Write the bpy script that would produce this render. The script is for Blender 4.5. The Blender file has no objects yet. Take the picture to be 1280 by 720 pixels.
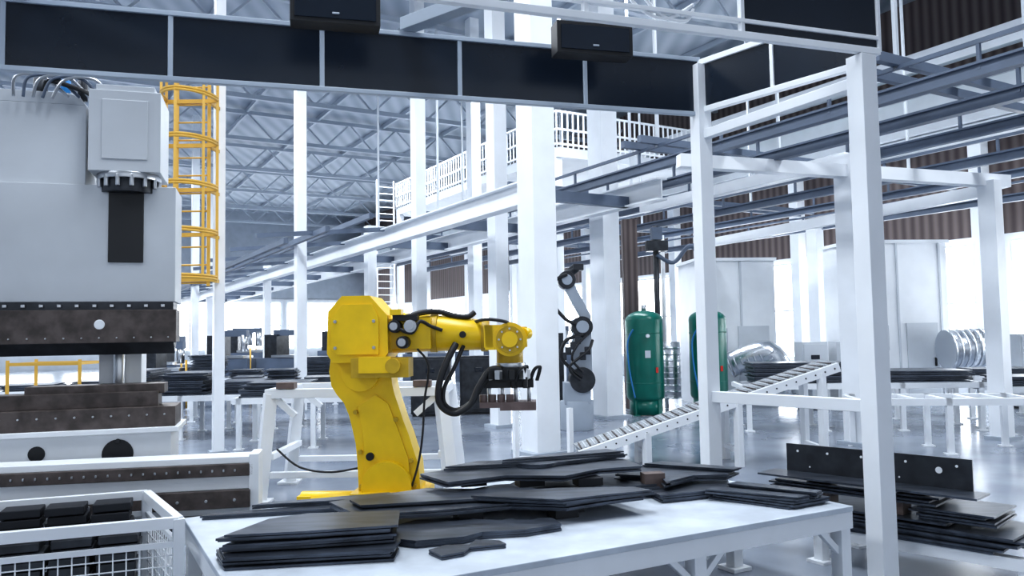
import bpy, bmesh, math, random
from mathutils import Vector, Matrix
random.seed(7)
S=bpy.context.scene
# ------------------------------------------------------------ materials
def mat(name,col,rough=.5,metal=0.,noise=0.,scale=6.,col2=None,bump=0.,emit=0.,spec=.5,stretch=None):
    m=bpy.data.materials.new(name); m.use_nodes=True
    nt=m.node_tree; b=nt.nodes['Principled BSDF']
    b.inputs['Base Color'].default_value=(*col,1)
    b.inputs['Roughness'].default_value=rough
    b.inputs['Metallic'].default_value=metal
    b.inputs['Specular IOR Level'].default_value=spec
    if emit:
        b.inputs['Emission Color'].default_value=(*col,1)
        b.inputs['Emission Strength'].default_value=emit
    if noise or bump:
        tc=nt.nodes.new('ShaderNodeTexCoord'); mp=nt.nodes.new('ShaderNodeMapping')
        if stretch: mp.inputs['Scale'].default_value=stretch
        n=nt.nodes.new('ShaderNodeTexNoise'); n.inputs['Scale'].default_value=scale; n.inputs['Detail'].default_value=6
        nt.links.new(tc.outputs['Object'],mp.inputs['Vector']); nt.links.new(mp.outputs['Vector'],n.inputs['Vector'])
        if noise:
            r=nt.nodes.new('ShaderNodeValToRGB')
            c2=col2 or tuple(c*(1-noise) for c in col)
            r.color_ramp.elements[0].position=.35; r.color_ramp.elements[1].position=.65
            r.color_ramp.elements[0].color=(*c2,1); r.color_ramp.elements[1].color=(*col,1)
            nt.links.new(n.outputs['Fac'],r.inputs['Fac']); nt.links.new(r.outputs['Color'],b.inputs['Base Color'])
        if bump:
            bp=nt.nodes.new('ShaderNodeBump'); bp.inputs['Strength'].default_value=bump; bp.inputs['Distance'].default_value=.01
            nt.links.new(n.outputs['Fac'],bp.inputs['Height']); nt.links.new(bp.outputs['Normal'],b.inputs['Normal'])
    return m
WHITE=mat('white_paint',(.80,.83,.87),.4,noise=.06,scale=2)
WHITE2=mat('table_paint',(.60,.66,.74),.4,noise=.22,scale=4,bump=.1)
GREYP=mat('grey_paint',(.4,.45,.52),.5,noise=.12,scale=2)
TRUSS=mat('truss_paint',(.42,.47,.54),.5)
LGREY=mat('light_grey_paint',(.58,.62,.67),.45,noise=.1,scale=1.5)
PRESS=mat('press_paint',(.50,.53,.57),.45,noise=.12,scale=1.2)
YEL=mat('robot_yellow',(.9,.6,.012),.33,noise=.12,scale=4)
YEL2=mat('dark_yellow',(.58,.38,.02),.45,noise=.2,scale=8)
OCH=mat('cage_ochre',(.66,.40,.07),.5)
BLK=mat('black_rubber',(.012,.013,.016),.5)
DARK=mat('dark_steel',(.05,.055,.065),.38,metal=.5,noise=.4,scale=7,bump=.1)
SHEET=mat('blue_black_sheet',(.095,.112,.145),.34,metal=.5,noise=.5,scale=4,bump=.08,stretch=(1,4,1))
SHEETE=mat('sheet_edge',(.02,.022,.028),.5,metal=.3)
RUST=mat('rusty_steel',(.12,.10,.095),.5,metal=.4,noise=.5,scale=9,bump=.2)
BROWN=mat('brown_block',(.16,.12,.11),.6,noise=.3,scale=12)
STEEL=mat('machined_steel',(.5,.52,.55),.3,metal=.9)
FOIL=mat('duct_foil',(.65,.68,.72),.25,metal=.9,bump=.5,scale=30)
GREEN=mat('tank_green',(.0,.15,.115),.3,noise=.2,scale=3)
BLUE=mat('blue_hose',(.02,.2,.5),.4)
NAVY=mat('navy_panel',(.008,.015,.028),.25,noise=.2,scale=1.5)
FRAME=mat('aluminium_frame',(.4,.46,.54),.4)
STRUCT=mat('blue_grey_beam',(.12,.155,.22),.5,noise=.2,scale=2)
TEAL=mat('teal_girder',(.05,.42,.36),.5)
WINDOW=mat('window_glow',(.93,.97,1.),.5,emit=7)
RED=mat('red_label',(.6,.03,.02),.5)
def ribbed(name,c1,c2,freq):
    m=bpy.data.materials.new(name); m.use_nodes=True; nt=m.node_tree; b=nt.nodes['Principled BSDF']
    tc=nt.nodes.new('ShaderNodeTexCoord'); w=nt.nodes.new('ShaderNodeTexWave'); w.inputs['Scale'].default_value=freq
    w.inputs['Distortion'].default_value=.3
    r=nt.nodes.new('ShaderNodeValToRGB'); r.color_ramp.elements[0].color=(*c1,1); r.color_ramp.elements[1].color=(*c2,1)
    nt.links.new(tc.outputs['Object'],w.inputs['Vector']); nt.links.new(w.outputs['Fac'],r.inputs['Fac']); nt.links.new(r.outputs['Color'],b.inputs['Base Color'])
    b.inputs['Roughness'].default_value=.6
    return m
CLAD=ribbed('brown_cladding',(.075,.055,.055),(.17,.135,.13),2.2)
ROOF=ribbed('roof_sheet',(.30,.35,.42),(.42,.47,.54),.5)
def floor_mat():
    m=bpy.data.materials.new('polished_concrete'); m.use_nodes=True; nt=m.node_tree; b=nt.nodes['Principled BSDF']
    tc=nt.nodes.new('ShaderNodeTexCoord')
    n=nt.nodes.new('ShaderNodeTexNoise'); n.inputs['Scale'].default_value=.6; n.inputs['Detail'].default_value=7
    r=nt.nodes.new('ShaderNodeValToRGB'); r.color_ramp.elements[0].position=.3; r.color_ramp.elements[1].position=.7
    r.color_ramp.elements[0].color=(.17,.20,.26,1); r.color_ramp.elements[1].color=(.31,.35,.41,1)
    n2=nt.nodes.new('ShaderNodeTexNoise'); n2.inputs['Scale'].default_value=2.; n2.inputs['Detail'].default_value=4
    mr=nt.nodes.new('ShaderNodeMapRange'); mr.inputs['To Min'].default_value=.1; mr.inputs['To Max'].default_value=.3
    nt.links.new(tc.outputs['Object'],n.inputs['Vector']); nt.links.new(n.outputs['Fac'],r.inputs['Fac']); nt.links.new(r.outputs['Color'],b.inputs['Base Color'])
    nt.links.new(tc.outputs['Object'],n2.inputs['Vector']); nt.links.new(n2.outputs['Fac'],mr.inputs['Value']); nt.links.new(mr.outputs['Result'],b.inputs['Roughness'])
    return m
FLOOR=floor_mat()
# ------------------------------------------------------------ builder
class Bd:
    def __init__(s,name): s.n=name; s.bm=bmesh.new(); s.m=[]
    def _f(s,verts,m,smooth=False):
        if m not in s.m: s.m.append(m)
        i=s.m.index(m); fs=set(f for v in verts for f in v.link_faces)
        for f in fs: f.material_index=i; f.smooth=smooth and len(f.verts)<=4
        return s
    def box(s,c,sz,m,rz=0,R=None):
        M=Matrix.Translation(c)@(R if R else Matrix.Rotation(rz,4,'Z'))@Matrix.Diagonal((*sz,1))
        return s._f(bmesh.ops.create_cube(s.bm,size=1,matrix=M)['verts'],m)
    def bb(s,x0,x1,y0,y1,z0,z1,m):
        return s.box(((x0+x1)/2,(y0+y1)/2,(z0+z1)/2),(x1-x0,y1-y0,z1-z0),m)
    def beam(s,p,q,w,h,m):
        p=Vector(p);q=Vector(q);d=q-p;L=d.length;d.normalize()
        up=Vector((0,0,1)) if abs(d.z)<.95 else Vector((-.5,.866,0))
        x=d.cross(up).normalized(); u=x.cross(d)
        R=Matrix((x,d,u)).transposed().to_4x4()
        return s.box((p+q)/2,(w,L,h),m,R=R)
    def ibeam(s,p,q,w,h,m,t=.03):
        dz=Vector((0,0,h/2-t/2)); p=Vector(p);q=Vector(q)
        s.beam(p+dz,q+dz,w,t,m); s.beam(p-dz,q-dz,w,t,m); s.beam(p,q,t,h-2*t,m); return s
    def cyl(s,p,q,r,m,r2=None,seg=20):
        p=Vector(p);q=Vector(q);d=q-p
        M=Matrix.Translation((p+q)/2)@d.to_track_quat('Z','Y').to_matrix().to_4x4()
        v=bmesh.ops.create_cone(s.bm,cap_ends=True,segments=seg,radius1=r,radius2=r if r2 is None else r2,depth=d.length,matrix=M)['verts']
        return s._f(v,m,True)
    def prism(s,pts,vec,m):
        vec=Vector(vec); a=[s.bm.verts.new(p) for p in pts]; b=[s.bm.verts.new(Vector(p)+vec) for p in pts]
        n=len(a); s.bm.faces.new(a); s.bm.faces.new(b[::-1])
        for i in range(n): s.bm.faces.new((a[i],b[i],b[(i+1)%n],a[(i+1)%n]))
        return s._f(a+b,m)
    def tube(s,pts,r,m,seg=10,sub=6,closed=False,smooth=True):
        P=[Vector(p) for p in pts]; out=[]
        n=len(P)
        if smooth and n>2:
            for i in range(n if closed else n-1):
                g=lambda k:P[k%n] if closed else P[min(max(k,0),n-1)]
                a,b,c,d=g(i-1),g(i),g(i+1),g(i+2)
                for k in range(sub):
                    t=k/sub
                    out.append(.5*((2*b)+(c-a)*t+(2*a-5*b+4*c-d)*t*t+(3*b-a-3*c+d)*t**3))
            if not closed: out.append(P[-1])
        else: out=P
        rings=[];N=len(out); ref=None
        for i in range(N):
            t=(out[(i+1)%N]-out[i-1]) if closed else (out[min(i+1,N-1)]-out[max(i-1,0)])
            t.normalize()
            if ref is None: ref=t.orthogonal().normalized()
            ref=(ref-t*ref.dot(t)).normalized(); o=t.cross(ref)
            rings.append([s.bm.verts.new(out[i]+r*(ref*math.cos(2*math.pi*k/seg)+o*math.sin(2*math.pi*k/seg))) for k in range(seg)])
        for i in range(N if closed else N-1):
            A=rings[i];B=rings[(i+1)%N]
            for k in range(seg): s.bm.faces.new((A[k],A[(k+1)%seg],B[(k+1)%seg],B[k]))
        if not closed: s.bm.faces.new(rings[0][::-1]); s.bm.faces.new(rings[-1])
        return s._f([v for R in rings for v in R],m,True)
    def lathe(s,c,prof,m,seg=32):
        rings=[]
        for r,z in prof: rings.append([s.bm.verts.new((c[0]+r*math.cos(2*math.pi*k/seg),c[1]+r*math.sin(2*math.pi*k/seg),c[2]+z)) for k in range(seg)])
        for A,B in zip(rings,rings[1:]):
            for k in range(seg): s.bm.faces.new((A[k],A[(k+1)%seg],B[(k+1)%seg],B[k]))
        s.bm.faces.new(rings[0][::-1]); s.bm.faces.new(rings[-1])
        return s._f([v for R in rings for v in R],m,True)
    def done(s,bevel=0,rot=0,pivot=(0,0),loc=None):
        bmesh.ops.recalc_face_normals(s.bm,faces=s.bm.faces)
        me=bpy.data.meshes.new(s.n); s.bm.to_mesh(me); s.bm.free()
        for m in s.m: me.materials.append(m)
        o=bpy.data.objects.new(s.n,me); S.collection.objects.link(o)
        if loc: o.location=loc; o.rotation_euler[2]=rot
        elif rot:
            p=Vector((*pivot,0)); o.matrix_world=Matrix.Translation(p)@Matrix.Rotation(rot,4,'Z')@Matrix.Translation(-p)
        if bevel:
            b=o.modifiers.new('bevel','BEVEL'); b.width=bevel; b.segments=2; b.limit_method='ANGLE'; b.angle_limit=math.radians(40)
        return o
c30,s30=math.cos(math.radians(30)),math.sin(math.radians(30))
def H(a,b,z=0): return Vector((a*c30-b*s30,a*s30+b*c30,z))
R30=math.radians(30)
# ------------------------------------------------------------ hall shell
Bd('floor').box(H(5,25,-.1),(70,90,.2),FLOOR,rz=R30).done()
RZ=11.5
Bd('ceiling').box(H(5,25,RZ+.1),(70,90,.2),ROOF,rz=R30).done()
w=Bd('wall_right')
w.box(H(22.15,20,2.15),(.3,84,4.3),WHITE,rz=R30).box(H(22.15,20,7.9),(.3,84,7.2),CLAD,rz=R30).done()
w=Bd('wall_back'); w.box(H(4,62,2.5),(40,.3,5),LGREY,rz=R30).box(H(4,62,8.2),(40,.3,6.6),GREYP,rz=R30).done()
Bd('wall_left').box(H(-16,25,5.7),(.3,80,11.4),LGREY,rz=R30).done()
k=1
for b in (3,9,15,21,27,33,39,46,53):
    o=Bd('window_%d'%k); k+=1
    o.box(H(21.97,b,2.5),(.04,5.2,3.2),WINDOW,rz=R30)
    for d in (-2.6,-.87,.87,2.6): o.box(H(21.93,b+d,2.5),(.06,.06,3.2),WHITE,rz=R30)
    for z in (.9,2.5,4.1): o.box(H(21.93,b,z),(.06,5.2,.06),WHITE,rz=R30)
    o.done()
for a in (-12,-7,-2,3,8,13,18):
    o=Bd('window_%d'%k); k+=1
    o.box(H(a,61.8,2.9),(4.4,.04,3.4),WINDOW,rz=R30)
    for d in (-2.2,-.73,.73,2.2): o.box(H(a+d,61.76,2.9),(.08,.06,3.4),WHITE,rz=R30)
    o.box(H(a,61.76,2.9),(4.4,.06,.08),WHITE,rz=R30)
    o.done()
o=Bd('roof_truss')
for b in range(4,62,6):
    for z in (RZ-.2,RZ-1.3): o.beam(H(-15,b,z),H(21.8,b,z),.16,.16,TRUSS)
    a=-15
    while a<21:
        o.beam(H(a,b,RZ-.2),H(a+1.1,b,RZ-1.3),.07,.07,TRUSS); o.beam(H(a+1.1,b,RZ-1.3),H(a+2.2,b,RZ-.2),.07,.07,TRUSS); a+=2.2
for a in range(-14,22,3): o.beam(H(a,-10,RZ-.1),H(a,61,RZ-.1),.1,.18,TRUSS)
o.done()
o=Bd('crane_girder')
o.beam(H(20.6,-10,7.6),H(20.6,61,7.6),.5,1.0,LGREY).beam(H(20.3,-10,8.25),H(20.3,61,8.25),.3,.12,TEAL)
o.beam(H(21.2,-10,7.05),H(21.2,61,7.05),1.3,.06,WHITE)
o.beam(H(20.0,-10,8.9),H(20.0,61,8.9),.25,.5,WHITE)
for b in range(-6,60,6): o.box(H(21.3,b,3.6),(.35,.35,7.1),WHITE,rz=R30)
o.done()
def column(x,y,w,z): 
    o=Bd('steel_column'); o.box((x,y,z/2),(w*.72,w*.85,z),WHITE,rz=R30).box((x,y,.03),(w*1.2,w*1.2,.06),GREYP,rz=R30); return o.done()
for c in ((.40,12.3,.56,RZ),(2.05,17.5,.6,RZ),(-.27,16,.4,RZ),(-1.1,24,.42,RZ),(-2.32,20,.38,RZ),(-3.9,22,.36,4.9),(-5.3,20,.34,RZ),(-9.2,30,.34,4.6),(-4.72,12.85,.22,RZ),
          (5.42,12.7,.4,4.6),(7.85,13,.32,4.2),(8.2,21.5,.4,4.7),(-13.5,34,.4,RZ),(-15.5,41,.5,RZ)): column(*c)
o=Bd('mezzanine_frame')
for a,z in ((6.9,4.2),(9.5,4.4)):
    o.ibeam(H(a,11,z),H(a,56,z),.25,.4,WHITE)
for b in range(12,56,4): o.beam(H(6.9,b,4.3),H(9.5,b,4.3),.15,.2,STRUCT)
for z,a in ((4.55,6.2),(4.2,5.2),(3.9,4.3)): o.beam(H(a,17,z),H(a,55,z),.1,.12,STRUCT)
for b in range(18,56,3): o.beam(H(3.9,b,4.1),H(6.9,b,4.4),.08,.1,STRUCT)
o.done()
o=Bd('platform_railing')
o.box(H(16.2,26.5,7.35),(6.0,13,.3),LGREY,rz=R30)
def rail(p,q,n,zb,h=1.1):
    p=Vector(p);q=Vector(q)
    for z in (zb+h,zb+h*.5,zb+.1): o.beam(p+Vector((0,0,z)),q+Vector((0,0,z)),.06,.06,WHITE)
    for i in range(n+1):
        r=p.lerp(q,i/n); o.beam(r+Vector((0,0,zb)),r+Vector((0,0,zb+h)),.04,.04,WHITE)
rail(H(13.2,20),H(19.2,20),30,7.5); rail(H(13.2,20),H(13.2,33),60,7.5)
for a,b in ((13.3,20.2),(19,20.2),(13.3,32.8),(19,32.8)): o.box(H(a,b,3.65),(.25,.25,7.3),WHITE,rz=R30)
for dx in (-.4,.4): o.beam(H(12.8+dx,33.3,2),H(12.8+dx,33.3,8.8),.06,.06,WHITE)
for i in range(22): o.beam(H(12.4,33.3,2.2+i*.3),H(13.2,33.3,2.2+i*.3),.04,.04,WHITE)
o.done()
o=Bd('overhead_crane_rails')
for a,z in ((9,4.7),(9.8,4.55),(12,4.75),(13,4.5),(16,4.75),(18,4.6)):
    o.ibeam(H(a,-3,z),H(a,30,z),.12,.17,STRUCT)
    o.beam(H(a,-3,z+.32),H(a,30,z+.32),.05,.05,STRUCT)
    for b in range(-3,31,2): o.beam(H(a,b,z),H(a,b,z+.32),.04,.04,STRUCT)
for b in (6,10.5,15,19.5,24): 
    for d in (0,.45): o.beam(H(8.6,b+d,5.1),H(18.4,b+d,5.1),.1,.12,STRUCT)
    for a in (9,12,16): o.beam(H(a,b,5),H(a,b,RZ-1.3),.05,.05,LGREY)
for a in (10.9,14.4): o.beam(H(a,-3,5.3),H(a,30,5.3),.16,.22,LGREY)
o.done()
o=Bd('white_gantry_frame')
o.beam((2.6,12.2,4.45),(8.2,13.1,4.2),.2,.2,WHITE).beam((5.42,12.7,4.55),(2.9,17.5,4.55),.15,.2,WHITE)
o.beam((7.85,13,4.05),(5,20,4.05),.15,.2,WHITE)
o.done()
# ------------------------------------------------------------ robot cell canopy
P1=Vector((2.56,5.7,0)); P2=Vector((1.66,6.84,0)); Q1=P1+Vector((-6.55,-2.3,0)); Q2=P2+Vector((-8.2,-2.35,0))
F1=P1+Vector((.13,.0,0)); F0=F1+Vector((-6.6,-2.25,0))
def up(p,z): return Vector((p.x,p.y,z))
o=Bd('robot_cell_frame')
ang=math.radians(24)
for p,wd,zt in ((P1,.145,3.78),(P2,.13,4.12),(Q1,.14,4.15),(Q2,.14,4.15)):
    o.box((p.x,p.y,zt/2),(wd,wd,zt),WHITE,rz=ang); o.box((p.x,p.y,.01),(.3,.3,.02),WHITE,rz=ang)
    for sx in(-.11,.11): o.cyl((p.x+sx,p.y-.1,.02),(p.x+sx,p.y-.1,.05),.015,STEEL)
for a,b,n,full,z0,z1 in ((P2,Q2,8,True,3.69,4.17),(P1,P2,2,True,3.72,4.14),(F1,F0,6,False,3.81,4.3)):
    fr=FRAME if a is P2 else WHITE
    for z,hh in ((z0,.035),(z1,.035)): o.beam(up(a,z),up(b,z),.05,hh if a is P2 else .05,fr)
    if a is F1: o.beam(up(a,z0+.1),up(b,z0+.1),.04,.03,fr)
    for i in range(n+1):
        p=a.lerp(b,i/n); o.beam(up(p,z0),up(p,z1),.035,.035,fr)
        if i<n and (full or i==0):
            q=a.lerp(b,(i+1)/n); o.beam(up(p.lerp(q,.015),(z0+z1)/2),up(p.lerp(q,.985),(z0+z1)/2),.012,z1-z0-.03,NAVY)
o.beam(up(P1,3.60),up(P2,3.5),.07,.08,WHITE)
o.beam(up(P1,1.26),up(P2,1.26),.08,.09,WHITE)
for t in (.3,.62): 
    p=P1.lerp(Q1,t);q=P2.lerp(Q2,t); o.beam(up(p,4.24),up(q,4.24),.12,.1,FRAME)
o.tube([up(F1.lerp(F0,.22),3.95),up(F1.lerp(F0,.23),3.86),up(F1.lerp(F0,.26),3.9),up(F1.lerp(F0,.29),4.15)],.012,WHITE)
o.tube([up(F1.lerp(F0,.22),3.98),up(F1.lerp(F0,.25),3.86),up(F1.lerp(F0,.28),3.92),up(F1.lerp(F0,.31),4.15)],.012,WHITE)
o.done(bevel=.004)
def lbox(x,y,z,rz):
    o=Bd('black_light_box'); o.box((0,0,0),(.62,.16,.25),BLK).box((0,-.085,0),(.56,.01,.19),NAVY).box((0,-.095,-.06),(.05,.008,.015),GREYP)
    o.box((-.25,.0,.15),(.04,.1,.1),STEEL).box((.25,0,.15),(.04,.1,.1),STEEL)
    o.done(bevel=.008,loc=(x,y,z),rot=rz)
lbox(.66,6.15,4.09,math.radians(14)); lbox(-1.22,5.55,4.13,math.radians(14))
# ------------------------------------------------------------ welded work table
L=Vector((-2.17,5.3,0)); ta=math.atan2(1.85,3.37); A=Vector((math.cos(ta),math.sin(ta),0)); C=Vector((math.sin(ta),-math.cos(ta),0))
def T(s,w,z=0): return L+A*s+C*w+Vector((0,0,z))
o=Bd('steel_work_table')
o.prism([T(0,0,.615),T(3.85,0,.615),T(3.85,2.09,.615),T(0,2.09,.615)],(0,0,.035),WHITE2)
for w_ in (.05,2.04): o.beam(T(0,w_,.56),T(3.85,w_,.56),.09,.11,WHITE)
for s_ in (.05,1.3,2.55,3.8): o.beam(T(s_,.05,.56),T(s_,2.04,.56),.09,.11,WHITE)
for s_ in (.06,1.3,2.55,3.79):
    for w_ in (.06,1.05,2.03):
        if w_==1.05 and s_ in(1.3,): continue
        o.beam(T(s_,w_,0.03),T(s_,w_,.52),.09,.09,WHITE); o.box(T(s_,w_,.015),(.18,.18,.03),WHITE,rz=ta)
        if s_<3.7: o.beam(T(s_,w_,.33),T(s_+.22,w_,.53),.04,.04,WHITE)
        if s_>.1: o.beam(T(s_,w_,.33),T(s_-.22,w_,.53),.04,.04,WHITE)
o.done(bevel=.004)
# ------------------------------------------------------------ sheet plates
def stack(o,pts,z,t,n,jit=.02,gap=.003,m=None):
    for i in range(n):
        dx,dy=random.uniform(-jit,jit),random.uniform(-jit,jit); an=random.uniform(-jit,jit)*.8
        cx=sum(p[0] for p in pts)/len(pts); cy=sum(p[1] for p in pts)/len(pts)
        q=[(cx+(p[0]-cx)*math.cos(an)-(p[1]-cy)*math.sin(an)+dx,cy+(p[0]-cx)*math.sin(an)+(p[1]-cy)*math.cos(an)+dy,z+i*(t+gap)) for p in pts]
        o.prism(q,(0,0,t),m or SHEET)
    return z+n*(t+gap)
def arcp(cx,cy,r,a0,a1,n=7): return [(cx+r*math.cos(math.radians(a0+(a1-a0)*i/n)),cy+r*math.sin(math.radians(a0+(a1-a0)*i/n))) for i in range(n+1)]
o=Bd('sheet_metal_plates')
zt=.652
stack(o,[(-1.45,4.1),(-1.56,4.3),(-.7,4.62),(-.62,4.42),(-.62,4.22)],zt,.012,4,.035,.005)
stack(o,[(-1.5,4.14),(-1.38,4.5),(-1.2,4.62),(-.68,4.66),(-.64,4.3),(-1.1,4.2)],zt+.068,.012,6,.03,.005)
stack(o,[(-2.02,5.22),(-1.98,5.3),(-1.2,5.56),(-1.1,5.42)],zt,.012,2,.01)
stack(o,[(-1.75,5.38),(-1.7,5.45),(-.9,5.75),(-.8,5.6)],zt+.03,.012,2,.01)
stack(o,[(-.72,4.82),(-.62,4.95),(-.42,5.0),(-.1,4.9)]+arcp(.05,4.98,.09,200,340,6)+[(.22,4.93),(.26,4.78),(.05,4.66),(-.2,4.62),(-.3,4.52),(-.56,4.45),(-.7,4.52)],zt,.012,3,.015)
stack(o,[(-.46,4.32),(-.38,4.42),(-.25,4.42),(-.22,4.52),(-.09,4.5),(-.05,4.42),(-.24,4.36),(-.27,4.27),(-.38,4.2)],zt,.01,2,.008)
for x,y in ((-.85,5.05),(-.3,5.1),(-.2,5.4),(.35,5.3),(.3,5.15)): o.box((x,y,zt+.035),(.16,.12,.068),SHEETE,rz=.4)
z=stack(o,[(-1.2,5.18),(-.62,5.6),(-.3,5.54),(-.15,5.68)]+arcp(.1,5.7,.15,180,300,6)+[(.62,5.62),(.82,5.25),(.55,5.12),(.3,4.96),(-.05,5.04),(-.4,4.9),(-.93,4.78)],zt+.07,.011,3,.03)
z=stack(o,[(-1.05,5.12),(-.5,5.42),(.1,5.42),(.2,5.3),(-.2,5.1),(-.6,5.02),(-.95,4.95)],z,.011,2,.02)
z2=stack(o,[(-.25,5.08),(.0,5.22),(.3,5.3),(.8,5.3),(.9,5.18),(.6,5.06),(.3,4.92),(.1,4.98)],z-.026,.011,3,.03)
for x,y in ((-.3,5.65),(.1,5.6),(.5,5.6),(.3,6.0)): o.box((x,y,z+.0),(.18,.12,.05),SHEETE,rz=.3)
stack(o,[(-.1,5.65),(.1,6.15),(1.0,6.3),(1.0,5.7),(.6,5.6)],zt,.012,6,.02)
z=stack(o,[(-.64,5.62),(-.45,5.78),(-.2,5.9),(-.05,6.1),(.6,6.3),(.85,6.1),(.92,5.8),(.6,5.7),(.35,5.45),(-.05,5.5),(-.42,5.28)],z+.03,.011,3,.03)
z=stack(o,[(-.5,5.7),(-.3,5.92),(.1,6.0),(.75,6.3),(.85,6.15),(.45,5.9)]+arcp(.15,5.88,.16,-20,-150,6),z,.011,2,.02)
stack(o,[(-.1,5.78),(.0,5.88),(.7,6.25),(.82,6.12)],z,.01,2,.015)
o.box((.98,5.78,.76),(.15,.1,.10),BROWN,rz=.2)
z=stack(o,[(1.0,5.5),(.92,5.9),(1.0,6.5),(1.3,6.4),(1.6,6.05),(1.5,5.7)],zt,.012,4,.02)
z=stack(o,[(.85,6.2),(1.2,6.42),(1.64,6.02),(1.55,5.88),(1.3,5.86),(1.1,5.66),(1.06,5.6),(1.06,5.84),(.75,5.95)],z+.02,.012,3,.03)
stack(o,[(1.0,6.25),(1.15,6.35),(1.68,6.0),(1.6,5.92)],z,.01,2,.02)
stack(o,[(1.35,5.62),(1.5,5.83),(1.84,5.82),(2.08,5.42),(1.78,5.24)],zt,.012,3,.02)
stack(o,[(1.3,5.58),(1.4,5.68),(1.92,5.32),(1.82,5.26)],zt+.046,.011,2,.012)
stack(o,[(1.5,5.72),(1.6,5.8),(2.05,5.42),(1.98,5.34)],zt+.046,.011,3,.012)
o.done()
# ------------------------------------------------------------ industrial robot
o=Bd('industrial_robot_arm')
X0,Y0=-1.02,7.3
larm=[(-.60,1.67),(-.62,1.51),(-.60,1.38),(-.55,1.3),(-.49,1.23),(-.445,1.124),(-.41,.98),(-.385,.87),(-.37,.7),(-.36,.45),(.19,.45),(.17,.686),(.12,.84),(.09,.94),(.04,1.07),(-.0,1.197),(-.035,1.3),(-.055,1.39),(-.077,1.6),(-.127,1.67)]
o.prism([(x,-.15,z) for x,z in larm],(0,.3,0),YEL)
rec=[(-.36,1.2),(-.31,.9),(-.3,.55),(.1,.55),(.09,.72),(-.0,.98),(-.09,1.22),(-.2,1.3)]
o.prism([(x,-.17,z) for x,z in rec],(0,.03,0),YEL)
for x,z in ((-.33,.5),(.14,.5),(-.02,1.08),(-.38,1.15),(-.1,.5),(-.34,.8),(.11,.72)): o.cyl((x,-.19,z),(x,-.15,z),.02,YEL2,seg=10)
o.cyl((-.25,-.2,.76),(-.25,-.15,.76),.035,BLK,seg=16)
housing=[(-.60,1.67),(-.59,2.04),(-.467,2.175),(-.22,2.175),(-.13,2.07),(-.065,2.0),(-.06,1.67),(-.12,1.59),(-.55,1.59)]
o.prism([(x,-.3,z) for x,z in housing],(0,.55,0),YEL)
o.prism([(-.56,-.32,1.7),(-.56,-.32,1.98),(-.46,-.32,2.1),(-.2,-.32,2.1),(-.14,-.32,1.98),(-.14,-.32,1.66),(-.5,-.32,1.66)],(0,.03,0),YEL)
for x,z in ((-.52,1.72),(-.52,1.95),(-.18,1.72),(-.18,1.95)): o.cyl((x,-.335,z),(x,-.31,z),.015,STEEL,seg=8)
o.bb(-.37,.13,-.38,-.12,1.46,1.63,YEL2); o.bb(-.3,-.02,-.4,-.36,1.5,1.64,YEL)
o.cyl((.0,-.42,1.56),(.0,-.36,1.56),.065,YEL2); o.cyl((-.33,-.2,1.5),(-.33,.2,1.5),.17,YEL)
o.cyl((-.1,0,1.85),(.3,0,1.84),.19,YEL,r2=.165,seg=28)
o.bb(-.08,.3,-.2,.12,1.7,1.97,YEL)
o.cyl((.28,0,1.84),(.34,0,1.838),.175,YEL2,seg=28)
o.cyl((.34,0,1.838),(.76,0,1.815),.165,YEL,r2=.135,seg=28)
o.cyl((.74,0,1.815),(.80,0,1.812),.15,YEL2,seg=28)
o.cyl((.58,-.165,1.82),(.58,-.13,1.82),.03,BLK)
for i,(x,z) in enumerate(((.0,1.9),(.14,1.9),(.07,1.76))):
    o.cyl((x,-.34,z),(x,-.18,z),.055,BLK if i!=1 else STEEL); o.cyl((x,-.37,z),(x,-.34,z),.035,STEEL)
o.bb(-.02,.2,-.3,-.2,1.95,2.0,BLK); o.bb(-.04,.06,-.32,-.2,2.0,2.05,YEL)
o.bb(.78,.95,-.19,-.11,1.68,1.9,YEL); o.bb(.78,.95,.11,.19,1.68,1.9,YEL); o.bb(.77,.85,-.19,.19,1.7,1.9,YEL)
o.cyl((1.0,-.2,1.77),(1.0,.2,1.77),.15,YEL,seg=32); o.cyl((1.0,-.225,1.77),(1.0,-.19,1.77),.12,YEL2,seg=32)
o.cyl((1.0,-.24,1.77),(1.0,-.22,1.77),.07,YEL,seg=24)
for k in range(8):
    a=k*math.pi/4; o.cyl((1+.095*math.cos(a),-.235,1.77+.095*math.sin(a)),(1+.095*math.cos(a),-.22,1.77+.095*math.sin(a)),.01,STEEL,seg=6)
o.bb(1.05,1.15,-.14,.14,1.7,1.88,YEL); o.cyl((1.12,-.16,1.82),(1.16,-.1,1.82),.05,YEL)
o.cyl((.99,0,1.7),(.99,0,1.56),.12,YEL2); o.cyl((.99,0,1.56),(.99,0,1.52),.14,STEEL); o.cyl((.98,0,1.52),(.98,0,1.40),.16,BLK)
o.bb(.76,1.2,-.12,.12,1.34,1.41,BLK)
random.seed(3)
for k in range(18):
    x=random.uniform(.76,1.18); y=random.uniform(-.2,.05)
    if k%3: o.cyl((x,y,1.34),(x,y,1.38+random.uniform(.04,.16)),random.uniform(.018,.04),BLK if k%4 else STEEL,seg=10)
    else: o.tube([(x,y,1.4),(x+.04,y-.05,1.5),(x+.09,y-.02,1.52),(x+.06,y,1.4)],.011,BLK,seg=6)
for k in range(9):
    a=k*.7; o.box((.98+.17*math.cos(a),-.12+.1*math.sin(a),1.46),(.05,.05,.08),BLK if k%2 else STEEL,rz=a)
for x in (.8,.92,1.04,1.16): o.cyl((x,0,1.36),(x,0,1.2),.02,STEEL,seg=10)
PAD=mat('gripper_brown_grey',(.2,.15,.145),.5,metal=.3,noise=.3,scale=9)
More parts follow.
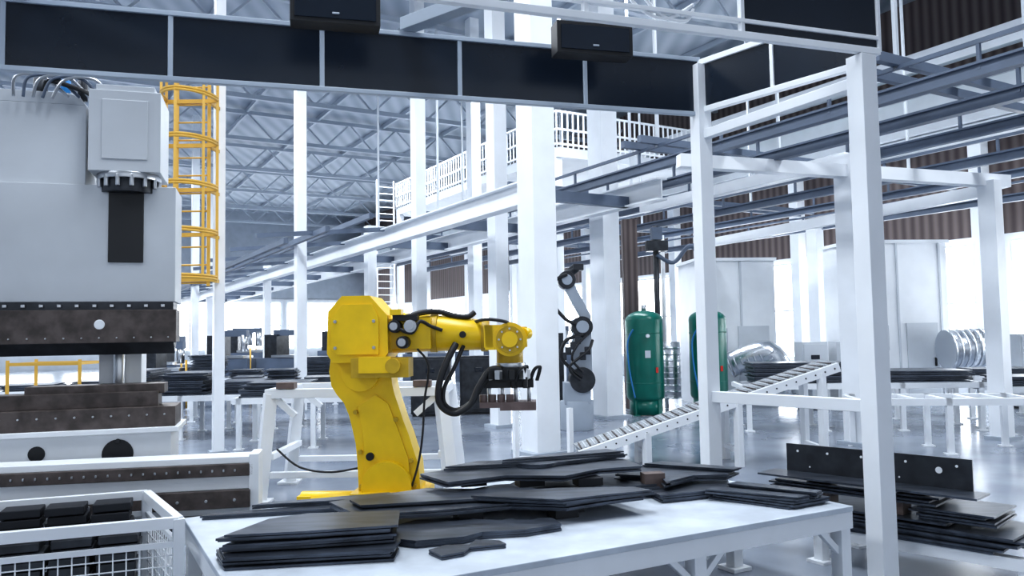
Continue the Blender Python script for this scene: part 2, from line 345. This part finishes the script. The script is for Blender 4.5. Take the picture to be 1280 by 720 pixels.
o.bb(.90,1.22,-.13,.13,1.14,1.215,PAD); o.bb(.72,.9,-.13,.13,1.165,1.215,PAD)
for x in (.75,.83,.91,.99): o.cyl((x,-.08,1.215),(x,-.08,1.28),.035,PAD,seg=12); 
o.tube([(.52,-.15,1.74),(.45,-.22,1.6),(.38,-.25,1.4),(.38,-.24,1.22),(.5,-.2,1.13),(.64,-.18,1.2),(.72,-.16,1.36),(.82,-.14,1.5),(.92,-.14,1.5)],.03,BLK,sub=8)
o.tube([(.58,-.1,1.72),(.5,-.18,1.52),(.42,-.22,1.36),(.42,-.22,1.22),(.52,-.18,1.16),(.66,-.16,1.24),(.8,-.14,1.44)],.018,BLK,sub=8)
o.tube([(.05,-.18,1.97),(.2,-.12,2.02),(.35,-.06,2.03),(.5,-.06,1.99),(.62,-.06,1.98),(.68,-.04,2.02)],.026,BLK)
o.tube([(.0,-.3,1.9),(.15,-.32,1.84),(.22,-.3,1.94),(.3,-.2,1.9),(.4,-.17,1.86)],.016,BLK)
o.tube([(.18,-.2,1.7),(.28,-.2,1.55),(.24,-.2,1.25),(.22,-.2,.95),(.18,-.2,.7),(.12,-.2,.5)],.01,BLK)
o.tube([(.68,-.05,1.93),(.8,-.22,1.95),(.95,-.24,1.93),(1.0,-.05,1.91)],.015,BLK)
o.cyl((-.1,-.24,.5),(-.1,.24,.5),.22,YEL,seg=32)
o.cyl((-.1,0,.12),(-.1,0,.4),.36,YEL,r2=.32,seg=36); o.bb(-.4,.25,-.32,.32,.3,.46,YEL)
o.bb(-.62,.42,-.4,.4,0,.13,YEL); o.cyl((-.88,-.1,.34),(-.35,-.1,.34),.11,YEL); o.bb(-.9,-.78,-.2,.0,.2,.42,YEL); 
o.bb(-.7,-.4,-.2,.2,.12,.32,YEL2)
o.done(bevel=.018,loc=(X0,Y0,0),rot=math.radians(-2))
# ------------------------------------------------------------ white positioning stand behind robot
o=Bd('white_centering_stand')
X,Y=-2.72,9.0
for dx,sg in ((0,-1),(1.9,1)):
    for dy in (0,1.2):
        o.beam((X+dx,Y+dy,1.2),(X+dx+sg*.12,Y+dy,.02),.13,.13,WHITE); o.beam((X+dx-sg*.05,Y+dy,1.15),(X+dx-sg*.28,Y+dy,.95),.07,.07,WHITE)
        o.box((X+dx+sg*.12,Y+dy,.015),(.25,.25,.03),WHITE)
    o.beam((X+dx,Y,.5),(X+dx,Y+1.2,.5),.07,.07,WHITE)
    o.beam((X+dx,Y,1.2),(X+dx,Y+1.2,1.2),.12,.1,WHITE)
for dy in (0,1.2): o.beam((X-.05,Y+dy,1.2),(X+1.95,Y+dy,1.2),.12,.1,WHITE); o.beam((X,Y+dy,.3),(X+1.9,Y+dy,.3),.07,.07,WHITE)
o.box((X+.18,Y,1.29),(.2,.14,.07),BROWN).box((X+1.7,Y,1.29),(.2,.14,.07),BROWN)
o.tube([(X+.1,Y-.1,.6),(X+.35,Y-.1,.4),(X+.7,Y-.1,.34),(X+1.1,Y-.1,.4)],.012,BLK)
o.box((X+1.1,Y-.08,.4),(.1,.06,.08),BLK)
o.done(bevel=.004)
# ------------------------------------------------------------ press brake
o=Bd('press_brake_machine')
yb=6.8
o.bb(-6.2,-2.87,yb,yb+.5,2.14,3.12,PRESS)
o.bb(-6.2,-3.58,yb+.05,yb+1.6,2.3,3.80,PRESS)
o.prism([(-3.58,yb+.05,3.80),(-3.63,yb+.05,3.87),(-3.72,yb+.05,3.9),(-6.2,yb+.05,3.9),(-6.2,yb+.05,3.80)],(0,1.5,0),PRESS)
o.bb(-3.53,-2.98,yb-.12,yb+.45,3.22,3.90,PRESS); o.bb(-3.48,-3.03,yb-.1,yb+.4,3.90,3.95,PRESS)
o.bb(-3.43,-3.08,yb-.13,yb-.11,3.32,3.82,PRESS)
o.cyl((-3.25,yb+.1,3.22),(-3.25,yb+.1,3.17),.25,STEEL,seg=28); o.cyl((-3.25,yb+.1,3.17),(-3.25,yb+.1,3.06),.22,DARK,seg=28)
for k in range(14):
    a=k*math.pi/7; o.cyl((-3.25+.235*math.cos(a),yb+.1+.235*math.sin(a),3.1),(-3.25+.235*math.cos(a),yb+.1+.235*math.sin(a),3.2),.02,STEEL,seg=6)
o.bb(-3.39,-3.12,yb-.012,yb+.02,2.47,3.06,BLK)
for k in range(5): o.tube([(-4.1+k*.07,yb-.03,3.82),(-4.08+k*.09,yb-.05,3.98),(-3.9+k*.1,yb-.03,4.0),(-3.7+k*.08,yb,3.85)],.014,STRUCT if k%2 else STEEL,seg=6)
for x in (-3.95,-3.75,-3.62): o.cyl((x,yb+.1,3.85),(x,yb+.1,4.02),.04,BLUE if x==-3.75 else DARK)
o.tube([(-3.9,yb+.1,3.9),(-3.85,yb-.02,3.97),(-3.6,yb-.05,3.9),(-3.5,yb-.1,3.84)],.02,BLK,seg=6)
o.bb(-6.2,-2.88,yb-.02,yb+.3,2.07,2.14,DARK)
o.bb(-6.2,-2.85,yb-.1,yb+.2,1.80,2.07,RUST)
o.prism([(-6.2,yb-.07,1.8),(-6.2,yb+.15,1.8),(-6.2,yb+.04,1.7)],(3.33,0,0),DARK)
o.cyl((-3.43,yb-.11,1.95),(-3.43,yb-.09,1.95),.04,WHITE)
for k in range(24): o.cyl((-5.9+k*.13,yb-.115,1.84),(-5.9+k*.13,yb-.09,1.84),.008,STEEL,seg=6); o.box((-5.95+k*.13,yb-.04,2.105),(.03,.02,.025),STEEL)
o.bb(-3.52,-3.18,yb+.4,yb+.7,0,2.3,WHITE); o.cyl((-3.35,yb+.35,1.3),(-3.35,yb+.35,1.8),.05,STEEL)
o.bb(-6.2,-2.97,yb-.2,yb+.05,1.28,1.40,RUST); o.bb(-3.95,-2.93,yb-.15,yb+.1,1.38,1.46,RUST); o.bb(-6.2,-2.83,yb-.3,yb+.15,1.12,1.28,RUST)
for k in range(24): o.cyl((-5.9+k*.13,yb-.32,1.22),(-5.9+k*.13,yb-.29,1.22),.009,STEEL,seg=6)
o.bb(-6.2,-2.8,yb-.35,yb+.3,1.08,1.12,WHITE)
o.bb(-6.2,-2.86,yb-.3,yb+.3,0.0,1.08,WHITE)
o.cyl((-3.82,yb-.31,.95),(-3.82,yb-.29,.95),.06,BLK); o.cyl((-3.25,yb-.31,.92),(-3.25,yb-.29,.92),.115,BLK,seg=28)
o.cyl((-4.4,yb-.31,.95),(-4.4,yb-.29,.95),.06,BLK); o.cyl((-3.25,yb-.32,1.02),(-3.25,yb-.29,1.02),.02,BLK)
o.done(bevel=.008,rot=math.radians(17),pivot=(-2.87,6.8))
o=Bd('linear_rail_beam')
y=6.1
o.bb(-5.8,-1.98,y,y+.25,.88,.93,WHITE); o.bb(-5.8,-1.97,y-.03,y+.1,.79,.88,RUST)
o.bb(-5.8,-1.97,y+.0,y+.2,.69,.79,WHITE); o.bb(-5.8,-1.99,y-.05,y+.1,.56,.69,RUST); o.bb(-5.8,-1.93,y,y+.22,.3,.56,WHITE)
o.bb(-5.8,-1.95,y-.04,y+.1,.36,.44,DARK); o.bb(-5.8,-1.95,y-.03,y+.1,.47,.51,DARK)
for k in range(46): o.box((-5.7+k*.08,y-.035,.835),(.014,.012,.02),STEEL); 
for k in range(18): o.cyl((-5.5+k*.2,y-.06,.62),(-5.5+k*.2,y-.04,.62),.012,STEEL,seg=8)
for x in (-5.5,-4.2,-3,-2.05): o.bb(x-.07,x+.07,y,y+.2,0,.3,WHITE)
o.bb(-2.0,-1.93,y-.03,y+.24,.3,.95,WHITE)
o.done(bevel=.005,rot=math.radians(11),pivot=(-1.95,6.1))
# ------------------------------------------------------------ wire mesh basket
br=Vector((-2.47,5.43,0)); d1=Vector((-math.cos(.36),-math.sin(.36),0)); d2=Vector((.56,-.83,0))
def K(s,w,z): return br+d1*s+d2*w+Vector((0,0,z))
o=Bd('wire_mesh_basket')
LW,DW=1.6,1.0
for z,t in ((.78,.06),(.18,.06),(.66,.03)):
    for a,b in ((K(0,0,z),K(LW,0,z)),(K(0,0,z),K(0,DW,z)),(K(LW,0,z),K(LW,DW,z)),(K(0,DW,z),K(LW,DW,z))): o.beam(a,b,t*.8,t,WHITE)
for s_ in (0,LW):
    for w_ in (0,DW): o.beam(K(s_,w_,0),K(s_,w_,.8),.06,.06,WHITE)
n=24
for w_ in (0,DW):
    for i in range(n): o.cyl(K(LW*i/n,w_,.18),K(LW*i/n,w_,.66),.004,WHITE,seg=5)
    for j in range(9): o.cyl(K(0,w_,.18+j*.06),K(LW,w_,.18+j*.06),.004,WHITE,seg=5)
for s_ in (0,LW):
    for i in range(16): o.cyl(K(s_,DW*i/16,.18),K(s_,DW*i/16,.66),.004,WHITE,seg=5)
    for j in range(9): o.cyl(K(s_,0,.18+j*.06),K(s_,DW,.18+j*.06),.004,WHITE,seg=5)
o.prism([K(0,0,.18),K(LW,0,.18),K(LW,DW,.18),K(0,DW,.18)],(0,0,.01),GREYP)
o.done()
o=Bd('steel_bar_bundle')
random.seed(5)
for i in range(4):
    for j in range(10):
        e=random.uniform(-.015,.015)
        o.beam(K(.10+i*.26+e,.1+e,.21+j*.06),K(.32+i*.26+e,.1+e,.21+j*.06),.2,.052,SHEETE)
        if j<8: o.beam(K(.10+i*.26+e,.34,.21+j*.055),K(.32+i*.26+e,.34,.21+j*.055),.2,.048,DARK)
o.done(bevel=.006)
# ------------------------------------------------------------ caged ladder
o=Bd('caged_ladder')
X,Y=-4.95,12
for dx in (-.25,.25): o.beam((X+dx,Y+.35,2.65),(X+dx,Y+.35,6.6),.05,.04,OCH)
for i in range(14): o.cyl((X-.25,Y+.35,2.7+i*.28),(X+.25,Y+.35,2.7+i*.28),.014,OCH,seg=8)
def arc(z): return [(X+.4*math.cos(a),Y+.3-.62*math.sin(a),z) for a in [math.pi*k/10 for k in range(11)]]
for z in (2.75,3.45,4.15,4.85,5.55,6.2):
    for dz in (0,.04): o.tube(arc(z+dz),.022,OCH,seg=6,sub=2)
    o.beam((X-.4,Y+.34,z),(X+.4,Y+.34,z),.05,.06,OCH); o.beam((X+.25,Y+.34,z),(X+.25,Y+.75,z),.05,.05,OCH)
for k in (0,2,5,8,10):
    q=arc(2.75)[k]; o.beam(q,(q[0],q[1],6.25),.04,.015,OCH)
o.done()
# ------------------------------------------------------------ inclined ramp
o=Bd('inclined_ramp')
a=Vector((.85,10.6,.22)); b=Vector((4.45,11,1.3)); RMP=mat('ramp_plate',(.45,.48,.52),.5,noise=.6,scale=25)
for dy in (0,.7):
    v=Vector((0,dy,0)); o.beam(a+v,b+v,.07,.12,WHITE)
    for i in range(26): q=a.lerp(b,(i+.5)/26)+v; o.cyl(q+Vector((0,-.04,.0)),q+Vector((0,-.033,0)),.012,DARK,seg=6)
o.beam(a+Vector((0,.35,.06)),b+Vector((0,.35,.06)),.62,.02,RMP)
for i in range(60): q=a.lerp(b,(i+.5)/60)+Vector((0,.05,.075)); o.beam(q,q+Vector((0,.6,0)),.02,.012,LGREY if i%2 else RUST)
for t in (.25,.6,.93):
    q=a.lerp(b,t)
    for dy in (0,.7): o.beam((q.x,q.y+dy,0),(q.x,q.y+dy,q.z),.09,.09,WHITE)
    o.beam((q.x,q.y,.2),(q.x,q.y+.7,.2),.06,.06,WHITE)
o.done()
# ------------------------------------------------------------ right stack of profiles
o=Bd('profile_storage_stand')
a=Vector((2.25,6.72,0)); b=Vector((3.26,5.66,0)); d=(b-a).normalized(); n_=Vector((-d.y,d.x,0)); 
if n_.y>0: n_=-n_
def Kk(s,w,z=0): return a+d*s+n_*w+Vector((0,0,z))
for w_ in (-.5,.15): o.beam(Kk(.2,w_,.24),Kk(2.0,w_,.24),.08,.08,WHITE)
for s_ in (.35,1.75):
    for w_ in (-.5,.15): o.beam(Kk(s_,w_,0),Kk(s_,w_,.24),.08,.08,WHITE); o.box(Kk(s_,w_,.01),(.16,.16,.02),WHITE,rz=R30)
    o.beam(Kk(s_,-.5,.2),Kk(s_,.15,.2),.07,.07,WHITE)
o.done()
def R4(s0,s1,w0,w1): return [tuple(Kk(s0,w0)[:2]),tuple(Kk(s1,w0)[:2]),tuple(Kk(s1,w1)[:2]),tuple(Kk(s0,w1)[:2])]
random.seed(21)
o=Bd('steel_angle_profile_stack')
z=stack(o,R4(.35,1.6,-.5,.2),.285,.016,3,.05,.004)
z=stack(o,R4(.5,1.7,-.45,.15),z,.016,3,.05,.006)
z=stack(o,R4(.1,1.25,-.45,.18),z,.014,2,.04)
for s_ in (.3,.85): o.box(Kk(s_,.05,z+.05),(.24,.16,.1),BROWN,rz=-.8)
stack(o,R4(1.05,1.55,-.4,.12),z,.014,4,.04,.006)
z+=.1
z=stack(o,R4(-.05,1.2,-.35,.15),z,.014,3,.04)
for s_ in (.3,1.0): o.box(Kk(s_,0,z+.02),(.2,.1,.04),SHEETE,rz=-.8)
z+=.04
o.prism([Kk(-.12,-.03,z),Kk(1.5,-.03,z),Kk(1.5,.25,z),Kk(-.12,.25,z)],(0,0,.014),SHEET)
o.prism([Kk(0,-.03,z+.014),Kk(1.40,-.03,z+.014),Kk(1.40,-.03,z+.235),Kk(0,-.03,z+.235)],n_*.014,DARK)
for h in (.1,.35,.62,.95,1.3): o.cyl(Kk(h,-.01,z+.18),Kk(h,-.03,z+.18)+n_*.016,.010,WHITE,seg=10)
o.cyl(Kk(1.18,-.01,z+.14),Kk(1.18,-.03,z+.14)+n_*.016,.024,WHITE,seg=14)
for h in (.2,.9): o.cyl(Kk(h,-.01,z+.06),Kk(h,-.03,z+.06)+n_*.016,.007,WHITE,seg=8)
o.done()
# ------------------------------------------------------------ benches with stacks
def bench(c,l,w,h,rz,n,legs=3,stk=.3):
    o=Bd('storage_bench'); 
    for s_ in (-w/2,w/2): o.box((0,s_,h-.05),(l,.08,.1),WHITE)
    for i in range(legs*2+1): o.box((-l/2+l*i/(legs*2),0,h-.05),(.07,w,.08),WHITE)
    for i in range(legs):
        for s_ in (-w/2,w/2): x=-l/2+.1+(l-.2)*i/(legs-1); o.box((x,s_,h/2),(.08,.08,h),WHITE); o.box((x,s_,.01),(.16,.16,.02),WHITE)
    for i in range(n):
        x0=-l/2+l*(i+.1)/n; x1=-l/2+l*(i+.9)/n; k=random.randint(4,max(5,int(stk/.035)))
        for j in range(k):
            dx=random.uniform(-.06,.06); o.bb(x0+dx,x1+dx,-w*.42+dx,w*.42+dx*.5,h+j*.035,h+j*.035+.026,SHEET)
    o.done(loc=c,rot=rz)
random.seed(11)
bench((6.3,12.0,0),2.4,.9,.80,-.15,0,3)
bench((6.3,14.9,0),4.2,1.0,.85,-.1,2,4,.42)
bench((9.9,16.5,0),4.5,1.0,.85,-.1,3,4,.2)
bench((9.4,14.0,0),2.2,1.0,.8,-.1,2,3,.1)
bench((-3.4,14,0),2.6,1.2,.85,.1,2,3,.25)
bench((-6.2,15.5,0),3.0,1.4,.8,.1,3,3,.5)
bench((-9.2,18,0),4,1.2,.8,.3,3,3,.5)
bench((-4.6,17.4,0),3,1.2,.8,.2,4,3,.6)
bench((-6.9,22.4,0),4,1.2,.8,.2,4,3,.8)
# ------------------------------------------------------------ green tanks
def tank(x,y):
    o=Bd('green_air_tank'); r=.42
    prof=[(.05,.22)]+[(r*math.sin(t),.42-.2*math.cos(t)) for t in [math.pi/2*k/6 for k in range(1,7)]]+[(r,2.1)]+[(r*math.cos(t),2.1+.22*math.sin(t)) for t in [math.pi/2*k/6 for k in range(1,6)]]+[(.05,2.32)]
    o.lathe((0,0,0),prof,GREEN)
    o.lathe((0,0,0),[(r+.006,.7),(r+.006,.72)],GREEN).lathe((0,0,0),[(r+.006,1.8),(r+.006,1.82)],GREEN)
    o.lathe((0,0,0),[(r-.06,.02),(r-.06,.35)],GREEN)
    for k in range(4):
        a=math.pi/4+k*math.pi/2; o.beam((.36*math.cos(a),.36*math.sin(a),0),(.36*math.cos(a),.36*math.sin(a),.5),.1,.06,GREEN); o.box((.36*math.cos(a),.36*math.sin(a),.01),(.16,.16,.02),GREEN)
    o.cyl((0,0,2.3),(0,0,2.45),.06,STEEL); o.box((.0,-.42,1.35),(.12,.02,.16),LGREY); o.cyl((0,-.42,1.75),(0,-.5,1.75),.04,WHITE); o.box((.2,-.39,1.0),(.05,.02,.12),RED)
    o.tube([(-.3,-.35,1.9),(-.42,-.3,1.6),(-.4,-.35,1.0),(-.3,-.4,.4)],.018,BLUE,seg=6)
    o.done(loc=(x,y,0))
tank(2.95,18); tank(4.42,18.2)
# ------------------------------------------------------------ second robot
o=Bd('handling_robot_arm')
o.cyl((0,0,0),(0,0,.55),.32,GREYP); o.box((0,0,.7),(.5,.5,.4),GREYP); o.cyl((.1,-.3,.95),(.1,.3,.95),.24,DARK,seg=28)
o.prism([(-.1,-.16,.9),(.3,-.16,.9),(.3,-.16,1.9),(.1,-.16,2.1),(-.05,-.16,1.9)],(0,.32,0),GREYP)
o.cyl((.12,-.26,1.95),(.12,.26,1.95),.2,DARK,seg=28); o.cyl((.12,-.3,1.95),(.12,-.26,1.95),.12,GREYP)
o.prism([(.25,-.15,1.85),(.3,-.15,2.15),(-.05,-.15,2.85),(-.25,-.15,2.8)],(0,.3,0),GREYP)
o.cyl((-.15,-.2,2.85),(-.15,.2,2.85),.17,DARK,seg=24); o.cyl((-.15,-.24,2.85),(-.15,-.2,2.85),.1,GREYP)
o.cyl((-.15,0,2.95),(.05,0,3.1),.09,DARK); o.box((.08,0,3.1),(.2,.24,.12),DARK)
o.tube([(-.15,-.25,2.95),(-.4,-.3,2.8),(-.42,-.3,2.4),(-.2,-.3,2.1),(.0,-.3,2.0)],.035,BLK,seg=8)
o.tube([(.12,-.3,1.8),(-.2,-.35,1.7),(-.3,-.35,1.4),(-.1,-.33,1.15),(.1,-.3,1.0)],.035,BLK,seg=8)
o.tube([(.2,-.3,1.8),(.0,-.38,1.6),(-.1,-.38,1.35),(.1,-.33,1.1)],.025,BLK,seg=8)
o.tube([(.3,-.3,1.7),(.2,-.4,1.5),(-.15,-.4,1.2),(.05,-.33,.95)],.03,BLK,seg=8)
for k in range(6): o.box((-.25+.09*k,-.3,1.4+.1*(k%4)),(.11,.12,.15),DARK)
o.done(loc=(1.2,15.4,0),bevel=.02)
o=Bd('guard_post')
for x in (.02,.8): o.beam((x,11.6,0),(x,11.6,.75),.07,.07,WHITE); o.box((x,11.6,.01),(.15,.15,.02),WHITE)
o.beam((.02,11.6,.05),(.8,11.6,.05),.05,.05,WHITE)
o.done()
# ------------------------------------------------------------ booths, ducts
def booth(c,sz,rz=R30):
    o=Bd('equipment_booth'); w,d,h=sz
    o.box((0,0,h/2),(w,d,h),WHITE); 
    for i in range(int(w/1.1)+1): o.box((-w/2+i*1.1,-d/2-.01,h/2),(.05,.03,h),LGREY)
    o.box((0,0,h+.04),(w+.1,d+.1,.08),WHITE); o.box((w*.2,-d/2-.02,1.0),(.8,.03,1.9),LGREY); o.box((w*.2+.3,-d/2-.05,1.0),(.04,.04,.2),BLK)
    o.box((-w*.25,-d/2-.03,1.6),(.4,.06,.6),GREYP)
    o.done(loc=c,rot=rz)
booth((5.6,21,0),(2.0,1.6,3.6),.1); booth((9.4,20.2,0),(2.4,1.5,3.9),.1)
def duct(name,pts,r):
    o=Bd(name); 
    o.tube(pts,r,FOIL,seg=20,sub=5)
    P=[Vector(q) for q in pts]
    for u,v in zip(P,P[1:]):
        L_=(v-u).length; n=max(2,int(L_/.14))
        for i in range(n):
            q=u.lerp(v,i/n); dd=(v-u).normalized(); o.cyl(q-dd*.02,q+dd*.02,r*1.04,FOIL,seg=20)
    o.done()
duct('foil_duct',[(10.2,18.9,1.3),(11.1,18.9,1.35)],.45)
duct('foil_duct',[(5.3,19.6,1.0),(6.1,19.3,1.3),(6.5,19.3,.7),(6.6,19.3,.3)],.3)
duct('foil_duct',[(3.68,18.9,.3),(3.68,18.9,1.6)],.25)
def cabinet(x,y,m=LGREY,h=1.9,w=.8,rz=0):
    o=Bd('electrical_cabinet'); o.box((0,0,h/2+.05),(w,.5,h),m); o.box((0,-.255,h/2+.05),(w-.08,.02,h-.1),m); o.box((w*.35,-.28,h/2),(.03,.04,.18),BLK); o.box((0,-.27,h*.8),(.2,.02,.1),NAVY); o.box((0,0,.03),(w-.05,.45,.06),BLK)
    o.done(loc=(x,y,0),rot=rz,bevel=.01)
cabinet(-1.9,18.6,DARK,1.3,.9); cabinet(-.8,18.9,DARK,1.3,.9); cabinet(.75,18.5,DARK,1.8); cabinet(6.9,18.6,LGREY,1.5,.6); cabinet(7.7,18.6,LGREY,1.5,.6); cabinet(11.6,17.9,LGREY,1.6,.9)
o=Bd('brown_pipe_stand'); o.box((2.9,19.6,2.3),(.35,.35,4.6),CLAD); o.cyl((3.5,19.3,0),(3.5,19.3,4.4),.07,DARK); o.cyl((3.7,19.5,0),(3.7,19.5,4.2),.05,WHITE)
o.box((3.5,19.2,3.9),(.5,.3,.25),DARK); o.box((3.5,19.2,4.2),(.25,.25,.3),STRUCT); o.tube([(3.5,19.2,3.7),(3.9,19.2,3.5),(4.3,19.2,3.9),(4.6,19.3,3.6)],.05,STRUCT); o.done()
def machine(x,y,s=1,rz=0):
    o=Bd('workshop_machine'); o.box((0,0,.5*s),(1.4*s,.9*s,1.0*s),STRUCT); o.box((-.4*s,.1,1.3*s),(.4*s,.6*s,.7*s),DARK); o.beam((-.4*s,0,1.7*s),(.5*s,0,1.7*s),.2,.2,STRUCT)
    o.cyl((.4*s,0,1.2*s),(.4*s,0,1.65*s),.1*s,STEEL); o.box((.2*s,-.2,1.05*s),(.8*s,.6*s,.08),STEEL); o.cyl((.7*s,-.3,0),(.7*s,-.3,1.3*s),.03,OCH)
    o.done(loc=(x,y,0),rot=rz)
for x,y,s in ((-9.5,22,1),(-9.5,27,1.2),(-5.6,28,1.1),(-11,33,1.3),(-3.2,30,1.2),(-1.5,33,1.2),(-7.5,35,1.3),(1.5,30,1.2),(-13,38,1.3),(-4.5,37,1.2),(-7.6,27,1.2),(-10.5,24.5,1.1)): machine(x,y,s,random.uniform(-.4,.4))
o=Bd('orange_rack')
for x in (-6.3,-5.4): 
    for y in (10,10.6): o.beam((x,y,0),(x,y,1.6),.04,.04,OCH)
for z in (.5,1.0,1.55):
    for y in (10,10.6): o.beam((-6.3,y,z),(-5.4,y,z),.03,.04,OCH)
    for x in (-6.3,-5.4): o.beam((x,10,z),(x,10.6,z),.03,.03,OCH)
o.done()
# ------------------------------------------------------------ lights
def area(n,loc,sx,sy,e,rz=R30,rx=0,col=(.9,.95,1)):
    l=bpy.data.lights.new(n,'AREA'); l.shape='RECTANGLE'; l.size=sx; l.size_y=sy; l.energy=e; l.color=col
    o=bpy.data.objects.new(n,l); S.collection.objects.link(o); o.location=loc; o.rotation_euler=(rx,0,rz); return o
for a in (-8,2,12):
    for b in (5,17,29,43): area('added_roof_fill',H(a,b,RZ-1.5),2.0,7,800)  # added fill lamps brightening the hall; the roof itself has no skylights
W=bpy.data.worlds.new('World'); S.world=W; W.use_nodes=True
bg=W.node_tree.nodes['Background']; bg.inputs[0].default_value=(.84,.91,1,1); bg.inputs[1].default_value=1.15
S.view_settings.view_transform='Standard'
S.view_settings.exposure=-.02
try: S.view_settings.look='Medium High Contrast'
except: pass
# ------------------------------------------------------------ camera
cd=bpy.data.cameras.new('camera'); cd.lens=28.125; cd.sensor_width=36; cd.clip_end=300
co=bpy.data.objects.new('camera',cd); S.collection.objects.link(co)
co.matrix_world=Matrix.Translation((0,0,1.8))@Matrix.Rotation(math.radians(93.43),4,'X')@Matrix.Rotation(-.017,4,'Z')
S.camera=co
